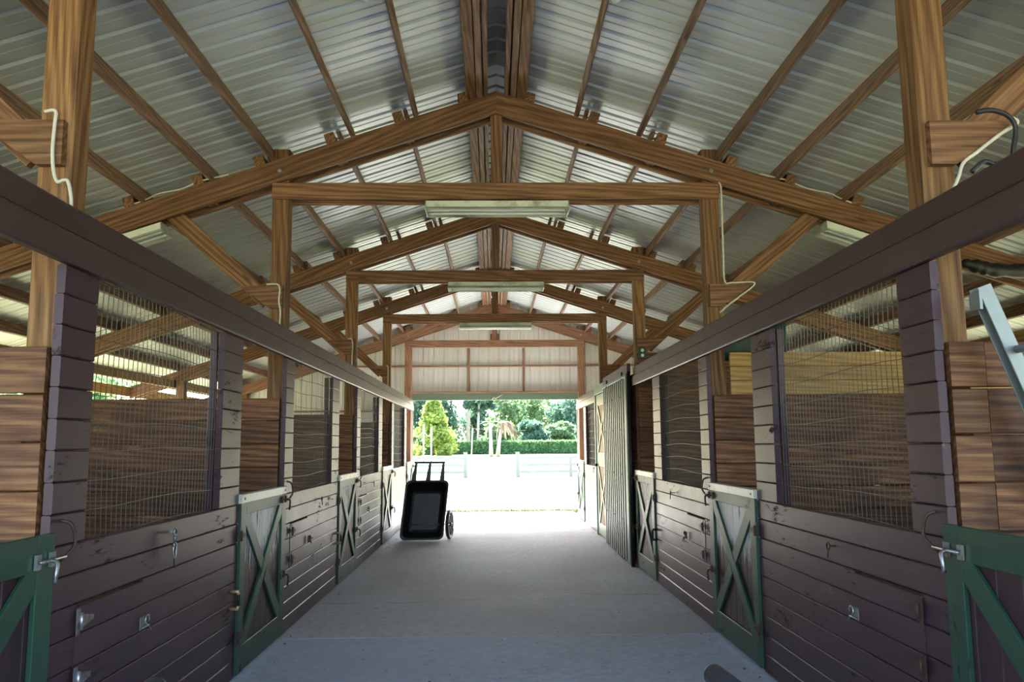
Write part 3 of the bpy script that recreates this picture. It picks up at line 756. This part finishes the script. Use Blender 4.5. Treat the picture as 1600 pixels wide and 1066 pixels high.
# small green junction box with two lights on the third right post
o = empty('switch_box', (1.91, PY(2)-.02, 2.72), 'small green box with two white outlets on the third right post', 'outlet box')
block('box', (1.855, PY(2)-.075, 2.665), (1.955, PY(2)-.044, 2.80), GREEN, o, 2); 
for z in (2.70, 2.765): 
    v, f = tube_data([(0, 0, 0), (0, -.006, 0)], .022, 10); mk('socket', v, f, TUBE, o, Matrix.Translation((1.905, PY(2)-.075, z)))

# ------------------------------------------------------------------ upright black garden cart
def rrect(w, h, r, n=5):
    pts = []
    for cx, cz, a0 in ((w/2-r, h/2-r, 0), (-w/2+r, h/2-r, 90), (-w/2+r, -h/2+r, 180), (w/2-r, -h/2+r, 270)):
        for i in range(n+1):
            a = math.radians(a0+90*i/n); pts.append((cx+r*math.cos(a), cz+r*math.sin(a)))
    return pts
cart = bpy.data.objects.new('garden_cart', None); COL.objects.link(cart); cart.empty_display_size = .1
CM = Matrix.Translation((-1.235, 13.85, .012)) @ Matrix.Rotation(math.radians(-3), 4, 'X')
CM.translation.z = .03
def SH(p): return Vector((p[0]+p[2]*.105, p[1], p[2]))
put(cart, CM); tag(cart, 'black plastic two-wheeled garden cart stood upright by the left wall', 'cart')
loops = []   # (w, h, r, ycoord, zcentre)
Hc = .95
for w, h, r, yy, zc in ((.715, .965, .085, .03, .475), (.715, .965, .085, 0, .475), (.69, .94, .08, -.012, .475), (.645, .895, .075, -.008, .475), (.63, .88, .075, .02, .475), (.52, .68, .06, .33, .44), (.44, .60, .05, .345, .44)):
    loops.append([(x, yy, z+zc) for x, z in rrect(w, h, r)])
n = len(loops[0]); v = [p for l in loops for p in l]; f = []
for a in range(len(loops)-1):
    for i in range(n): j = (i+1) % n; f.append((a*n+i, a*n+j, (a+1)*n+j, (a+1)*n+i))
f.append(tuple((len(loops)-1)*n+i for i in range(n)))
b0 = len(v)                      # outside shell
ol = [[(x, yy, z+zc) for x, z in rrect(w, h, r)] for w, h, r, yy, zc in ((.715, .965, .085, .03, .475), (.65, .90, .08, .03, .475), (.55, .71, .06, .365, .44))]
for l in ol: v += l
for a in range(2):
    for i in range(n): j = (i+1) % n; f.append((b0+a*n+j, b0+a*n+i, b0+(a+1)*n+i, b0+(a+1)*n+j))
f.append(tuple(b0+2*n+i for i in range(n-1, -1, -1)))
tub = mk('tub', [SH(p) for p in v], f, BLACKP, cart, CM)
md = tub.modifiers.new('bevel', 'BEVEL'); md.width = .006; md.segments = 2; md.limit_method = 'ANGLE'
def cprism(nm, pts, ext): return prism(nm, [CM @ SH(p) for p in pts], CM.to_3x3() @ Vector(ext), BLACKP, cart, CM.to_3x3() @ Vector((0, 0, 1)))
for x, lean in ((-.235, .03), (.005, .01), (.235, -.005)):
    cprism('handle_arm', [(x-.042, .0, .93), (x+.042, .0, .93), (x+.016+lean*.5, .0, 1.245), (x-.016+lean*.5, .0, 1.245)], (0, .045, 0))
c0, c1 = CM @ SH((-.255, .022, 1.25)), CM @ SH((.255, .022, 1.25))
beam('handle_bar', c0, c1, .045, .036, BLACKP, cart, (0, 0, 1), .014)
for sg in (-1, 1):
    wx = -1.15+sg*.365; R = .245; wy = 14.16
    wh = empty('wheel', (wx, wy, R), parent=cart); WR = Matrix.Translation((wx, wy, R)) @ Matrix.Rotation(math.radians(-9), 4, 'Z')
    ring = lambda r, x: [(x, r*math.cos(2*math.pi*i/28), r*math.sin(2*math.pi*i/28)) for i in range(28)]
    def rev(secs):
        v = []; f = []
        for x, r in secs: v += ring(r, x)
        m = len(secs)
        for a in range(m):
            b = (a+1) % m
            for i in range(28): j = (i+1) % 28; f.append((a*28+i, a*28+j, b*28+j, b*28+i))
        return v, f
    v, f = rev([(-.022, .205), (-.028, .225), (-.014, .245), (.014, .245), (.028, .225), (.022, .205)]); mk('tyre', v, f, RUBBER, wh, WR, True)
    v, f = rev([(-.024, .192), (-.024, .206), (.024, .206), (.024, .192)]); mk('rim', v, f, ALU, wh, WR, True)
    for i in range(6):
        a = math.pi*i/3; beam('spoke', WR @ Vector((0, .03*math.cos(a), .03*math.sin(a))), WR @ Vector((0, .195*math.cos(a), .195*math.sin(a))), .022, .03, GREY, wh, (1, 0, 0))
    tube('hub', [WR @ Vector((-.035, 0, 0)), WR @ Vector((.035, 0, 0))], .036, BLACKP, wh, 12)
tube('axle', [(-1.15-.365, 14.16, .245), (-1.15+.365, 14.16, .245)], .011, GREY, cart, 8)

# ------------------------------------------------------------------ aluminium ladder in the near right stall
top = Vector((1.925, 3.21, 2.17)); dr = Vector((.80, 0, -2.17)); 
lad = empty('ladder', (2.72, 3.0, 0), 'aluminium ladder leaning behind the near right stall door', 'ladder')
for dy in (0, -.40):
    a = top+Vector((0, dy, 0)); b = a+dr
    rail = beam('rail', a, b, .062, .028, ALU, lad, (dr.z, 0, -dr.x), .003)
    for sg in (-1, 1):
        n_ = dr.normalized(); sd = Vector((0, 1, 0)); 
        beam('flange', a+sd*(sg*.027)+Vector((-.022, 0, -.008)), b+sd*(sg*.027)+Vector((-.022, 0, -.008)), .008, .045, ALU, rail, (dr.z, 0, -dr.x), .002)
    c = prism('top_bracket', [a+Vector((-.03, -.036, -.03)), a+Vector((-.03, .036, -.03)), a+Vector((-.03, .036, -.10)), a+Vector((-.03, -.036, -.10))], (-.012, 0, 0), ALU, rail, (0, 0, 1))
for i in range(7):
    p = top+dr*(.12+.135*i); tube('rung', [p+Vector((0, -.37, 0)), p+Vector((0, -.03, 0))], .016, ALU, lad, 10)

# ------------------------------------------------------------------ tarps
geo = []
pts = [(4.06, 6.96, 3.10), (4.2, 6.96, 3.06), (4.35, 6.96, 3.03), (4.75, 6.97, 3.02), (5.1, 6.98, 2.98), (5.4, 6.98, 2.92)]
o = tube('black_tarp', smooth_path(pts, 5), [.03+.03*min(1, i/4)+.008*math.sin(i*2.1) for i in range(26)], TARPB, None, 12)
tag(o, 'black rolled tarp slung under the rafter above the ladder', 'tarp')
v = []; f = []; nx, nz = 12, 3
for i in range(nx+1):
    for j in range(nz+1):
        v.append((1.99+.62*i/nx, 7.34+.012*math.sin(i*1.3)+.01*math.sin(j*2+i*.4), 2.62-.33*j/nz))
for i in range(nx):
    for j in range(nz): a = i*(nz+1)+j; f.append((a, a+1, a+nz+2, a+nz+1))
o = mk('green_tarp', v, f, TARP, None, None, True); md = o.modifiers.new('solid', 'SOLIDIFY'); md.thickness = .006
tag(o, 'dark green tarp hung above the divider behind the first right door', 'tarp')

# ------------------------------------------------------------------ push cart whose handlebars poke into the frame bottom
o = empty('push_cart', (-.10, .1, 0), 'two black rubber-gripped cart handlebars poking in at the bottom edge', 'cart')
for sx, tip in ((-1, Vector((-.388, .90, 1.3065))), (1, Vector((.184, .90, 1.3115)))):
    back = tip+Vector((sx*.026, -.11, -.012))
    d = (tip-back).normalized()
    tube('grip', [back, tip-d*.007, tip-d*.002, tip], [.0112, .0112, .0085, .003], RUBBER, o, 16)
    tube('handle_tube', [back, tip+Vector((sx*.05, -.40, -.10)), tip+Vector((sx*.05, -.60, -.24)), tip+Vector((sx*.03, -.75, -.60)), tip+Vector((0, -.80, -.95)), (tip.x, .10, .20)], .0085, GREY, o, 10, 4)
block('deck', (-.44, -.55, .17), (.23, .30, .20), GREY, o, 1, .01)
for sx in (-.40, .19):
    for yy in (-.45, .20):
        tube('caster', [(sx-.02, yy, .085), (sx+.02, yy, .085)], .085, RUBBER, o, 16)

# ------------------------------------------------------------------ litter on the floor
geo = []
for i in range(260):
    x = rnd.uniform(-1.7, 1.7); y = rnd.uniform(4.5, 16); r = rnd.uniform(.004, .014); a = rnd.random()*6.28
    if rnd.random() < .5: x = math.copysign(1.74-abs(rnd.gauss(0, .06)), x)
    c, s_ = math.cos(a)*r, math.sin(a)*r
    geo.append(([(x+c, y+s_, .001), (x-s_*.5, y+c*.5, .001), (x-c, y-s_, .002), (x+s_*.5, y-c*.5, .006)], [(0, 1, 2), (0, 2, 3), (0, 3, 1), (1, 3, 2)]))
v, f = join_geo(geo); tag(mk('floor_litter', v, f, RUST), 'scattered hay bits and dirt crumbs on the concrete', 'litter', None, 'stuff')

# ------------------------------------------------------------------ outdoors: grass edge, fence, trees, hedge
geo = []
for i in range(9000):
    x = rnd.uniform(-4, 4); y = 19.82+abs(rnd.gauss(0, .5)); h = rnd.uniform(.03, .10); a = rnd.random()*6.28; w = .006
    dx, dy = rnd.uniform(-.04, .04), rnd.uniform(-.04, .04)
    geo.append(([(x-w*math.cos(a), y-w*math.sin(a), -.05), (x+w*math.cos(a), y+w*math.sin(a), -.05), (x+dx, y+dy, h-.05)], [(0, 1, 2)]))
v, f = join_geo(geo); tag(mk('grass_edge', v, f, L_GRASS), 'grass blades along the edge of the concrete apron', 'grass', None, 'stuff')

def fence(x0, x1, y, posts, label, tall):
    o = empty('rail_fence', (x0, y, 0), label, 'fence', 'three-rail fences beyond the opening')
    for x in posts:
        big = x == tall
        block('fence_post', (x-(.10 if big else .075), y-.08, -.1), (x+(.10 if big else .075), y+.08, 1.22 if big else 1.02), FENCEW, o, 2, .01)
    for z in (.93, .58, .23): block('fence_rail', (x0, y-.12, z-.07), (x1, y-.081, z+.07), FENCEW, o, 0)
fence(-16, -1.45, 42, [-1.45, -4.2-2.45*0, -6.65, -9.1, -11.5, -14, -16], 'grey three-rail wooden fence left of the gap on the lawn', -1.45)
fence(1.18, 16, 42, [1.18, 3.85, 6.3, 8.7, 11.2, 13.6, 16], 'grey three-rail wooden fence right of the gap on the lawn', 1.18)
for x, h, lab in ((-6.9, 3.65, 'pale post with a drooping garland, left of the yellow-green tree, taller'), (-6.15, 3.4, 'pale post beside the garland, nearer the yellow-green tree')):
    o = tube('garland_post', [(x, 82, -.1), (x, 82, h)], .075, WHITEP, None, 8); tag(o, lab, 'post', 'garland posts on the lawn')
o = tube('garland', [(-7.9, 82, 2.75), (-7.6, 82, 2.45), (-7.3, 82, 2.55), (-6.9, 82, 2.95), (-6.55, 82, 2.55), (-6.3, 82, 2.55), (-6.15, 82, 2.9)], .04, WHITEP, None, 6, 4)
tag(o, 'pale garland swagging between the two lawn posts', 'garland')

def leaf_quads(pts, size, up=.4):
    V = []; Fc = []
    for p in pts:
        n = Vector((rnd.gauss(0, 1), rnd.gauss(0, 1), rnd.gauss(0, 1)+up)).normalized(); t = n.orthogonal().normalized()
        t = (Matrix.Rotation(rnd.random()*6.28, 3, n) @ t); b = n.cross(t); s_ = size*rnd.uniform(.6, 1.3); i = len(V)
        V += [p-t*s_, p+b*s_*.45, p+t*s_, p-b*s_*.45]; Fc.append((i, i+1, i+2, i+3))
    return V, Fc
def crown_pts(c, rx, rz, n, shape='round', clumps=26):
    out = []; cl = []
    for i in range(clumps):
        while True:
            q = Vector((rnd.uniform(-1, 1), rnd.uniform(-1, 1), rnd.uniform(-1, 1)))
            if q.length < 1: break
        if shape == 'cone':
            z = rnd.random()**1.4; r = (1-z)*.95+.04; a = rnd.random()*6.28; rr = r*math.sqrt(rnd.uniform(.15, 1))
            cl.append((Vector((rr*math.cos(a)*rx, rr*math.sin(a)*rx, (z*2-1)*rz)), .20+.14*(1-z)))
        else: cl.append((Vector((q.x*rx*.8, q.y*rx*.8, q.z*rz*.8)), .34))
    for i in range(n):
        q, r = cl[i % clumps]
        d = Vector((rnd.gauss(0, 1), rnd.gauss(0, 1), rnd.gauss(0, .75))).normalized()*rnd.uniform(.6, 1.0)
        out.append(Vector(c)+q+Vector((d.x*r*rx, d.y*r*rx, d.z*r*rz*.8)))
    return out
def tree(name, x, y, h, rx, lab, leaf, shape='round', n=2600, size=.3, base=.15, bark=BARK, tr=.18, group='trees beyond the lawn'):
    o = empty(name, (x, y, -.05), lab, 'tree', group)
    zb = h*base; rz = (h-zb)/2
    tube('trunk', [(x, y, -.1), (x+.05*rnd.uniform(-1, 1), y, h*.35), (x+.1*rnd.uniform(-1, 1), y, h*.75)], [tr*1.3, tr, tr*.4], bark, o, 8)
    v, f = leaf_quads(crown_pts((0, 0, 0), rx, rz, n, shape, 60 if shape == 'cone' else 34), size)
    mk('crown', v, f, leaf, o, Matrix.Translation((x, y, zb+rz)))
    return o
tree('broadleaf_tree', -10.2, 140, 9.6, 4.3, 'bright yellow-green conical young tree behind the fence', L_YEL, 'cone', 5200, .42, .02)
tree('conifer_tree', -15.5, 165, 22, 5.0, 'dark drooping conifer at the left edge of the opening', L_DARK, 'cone', 5000, .5, .03)
tree('conifer_tree', -11.3, 185, 25, 4.6, 'dark conifer rising behind the yellow-green tree', L_DARK, 'cone', 4500, .5, .04)
for x, y, h, r, lf, lab in ((2.5, 175, 15, 5.5, L_MID, 'tall leafy tree behind the two palm trunks'), (10.2, 192, 18.5, 6.0, L_MID, 'tall pale leafy tree in the middle of the tree line'),
        (16, 175, 12.5, 5.0, L_DARK, 'dark rounded tree above the right part of the hedge'), (23, 199, 21, 6.0, L_MID, 'leafy tree at the right edge of the opening'),
        (-3.8, 198, 13, 4.5, L_DARK, 'dark tree between the pine trunk and the palms'), (7.4, 156.5, 6.4, 3.4, L_DARK, 'low dark tree just above the hedge'), (13.2, 164.5, 6.4, 3.6, L_MID, 'low mid-green bush just above the hedge'), (18.4, 157, 5.8, 3.2, L_DARK, 'low dark bush above the right hedge end'),
        (-17.0, 144.5, 7.3, 4, L_MID, 'mid-green tree low at the left edge of the opening'), (31, 180, 16, 6, L_MID, 'leafy tree far right hidden past the opening'), (-26, 175, 18, 6, L_MID, 'leafy tree far left past the opening'), (.6, 160, 5.5, 3.0, L_MID, 'low bush between the palm trunks and the hedge')):
    tree('leafy_tree', x, y, h, r, lab, lf, 'round', 3600, .5, .06)
for x, y, lab in ((-5.2, 168, 'tall bare pine trunk right of the yellow-green tree'), (15.9, 183, 'tall bare pine trunk near the right edge of the opening'), (9.4, 214, 'slim pine trunk in the middle of the trees')):
    o = empty('pine_tree', (x, y, 0), lab, 'tree', 'pines beyond the lawn')
    tube('trunk', [(x, y, -.1), (x+.2, y, 10), (x+.1, y, 22)], [.42, .36, .2], BARKP, o, 8)
    v, f = leaf_quads(crown_pts((0, 0, 0), 3.6, 3.0, 1400, 'round', 16), .5); mk('crown', v, f, L_DARK, o, Matrix.Translation((x, y, 21)))
def palm(x, y, h, lean, lab, dead):
    o = empty('palm_tree', (x, y, 0), lab, 'palm', 'palms on the lawn')
    tube('trunk', [(x, y, -.1), (x+lean*.3, y, h*.4), (x+lean, y, h)], [.34, .24, .20], BARKP, o, 10)
    geo = []
    for i in range(26 if dead else 8):
        a = rnd.random()*6.28; L = rnd.uniform(1.4, 3.0); drop = rnd.uniform(1.0, 3.0) if dead else rnd.uniform(.2, .8)
        base = Vector((x+lean, y, h)); prev = None; V = []; Fc = []
        for j in range(7):
            t = j/6; p = base+Vector((math.cos(a)*L*t*(1-.35*t*dead)+(.8*t*dead), math.sin(a)*L*t*(1-.35*t), .5*t-drop*t*t-.2*t)); w = .16*(1-abs(t-.45)*1.5)+.03
            V += [p+Vector((-math.sin(a)*w, math.cos(a)*w, -.05)), p+Vector((math.sin(a)*w, -math.cos(a)*w, -.05))]
            if j: n_ = 2*j; Fc.append((n_-2, n_-1, n_+1, n_))
        geo.append((V, Fc))
    v, f = join_geo(geo); mk('fronds', v, f, L_DEAD if dead else L_MID, o)
palm(-.35, 116, 4.9, -.1, 'stubby pale palm trunk, left of the pair on the lawn', 0)
palm(.55, 117, 5.0, .75, 'leaning palm with a skirt of dead hanging fronds', 1)
o = empty('palm_tree', (-2.7, 157, 0), 'tall palm crown hanging behind the opening header', 'palm', 'palms on the lawn')
tube('trunk', [(-3.0, 157, -.1), (-2.7, 157, 11)], [.26, .2], BARKP, o, 8)
v, f = leaf_quads(crown_pts((0, 0, 0), 3.2, 2.2, 1500, 'round', 18), .6); mk('crown', v, f, L_DARK, o, Matrix.Translation((-2.7, 157, 9.6)))
o = tube('utility_pole', [(-3.6, 135, -.1), (-3.4, 135, 4.4)], .11, WHITEP, None, 8); tag(o, 'slim pale pole leaning beside the yellow-green tree', 'pole')
o = tube('overhead_wire', [(-3.4, 135, 4.35), (2.0, 145, 4.1), (8.5, 160, 4.5), (15.9, 183, 5.6)], .012, WHITEP, None, 5, 4); tag(o, 'thin pale wire crossing above the hedge', 'wire')
h_ = empty('hedge', (9, 152, 0), 'long clipped green hedge across the back of the lawn', 'hedge')
pts = []
for i in range(11000):
    x = rnd.uniform(-24, 32); q = rnd.random()
    if q < .6: pts.append(Vector((x, 150.2+rnd.gauss(0, .12), rnd.uniform(0, 2.25))))
    else: pts.append(Vector((x, rnd.uniform(150, 151.8), 2.2+rnd.gauss(0, .09))))
v, f = leaf_quads(pts, .28); mk('foliage', v, f, L_HEDGE, h_)
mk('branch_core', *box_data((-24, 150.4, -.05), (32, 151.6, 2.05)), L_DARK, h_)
# trees to the sides of the barn, glimpsed between eave and outer wall
for x, y, h, r, lf, lab in ((-17, 31, 7, 3.5, L_MID, 'green tree glimpsed over the left outer wall'), (-24, 22, 9, 4.5, L_DARK, 'dark tree out beyond the left eave'), (-30, 42, 10, 5, L_MID, 'leafy tree farther out on the left'),
        (20, 30, 8, 4, L_MID, 'green tree out beyond the right eave'), (28, 18, 9, 4.5, L_DARK, 'dark tree farther out on the right')):
    tree('leafy_tree', x, y, h, r, lab, lf, 'round', 2600, .22, .06, group='trees beside the barn')
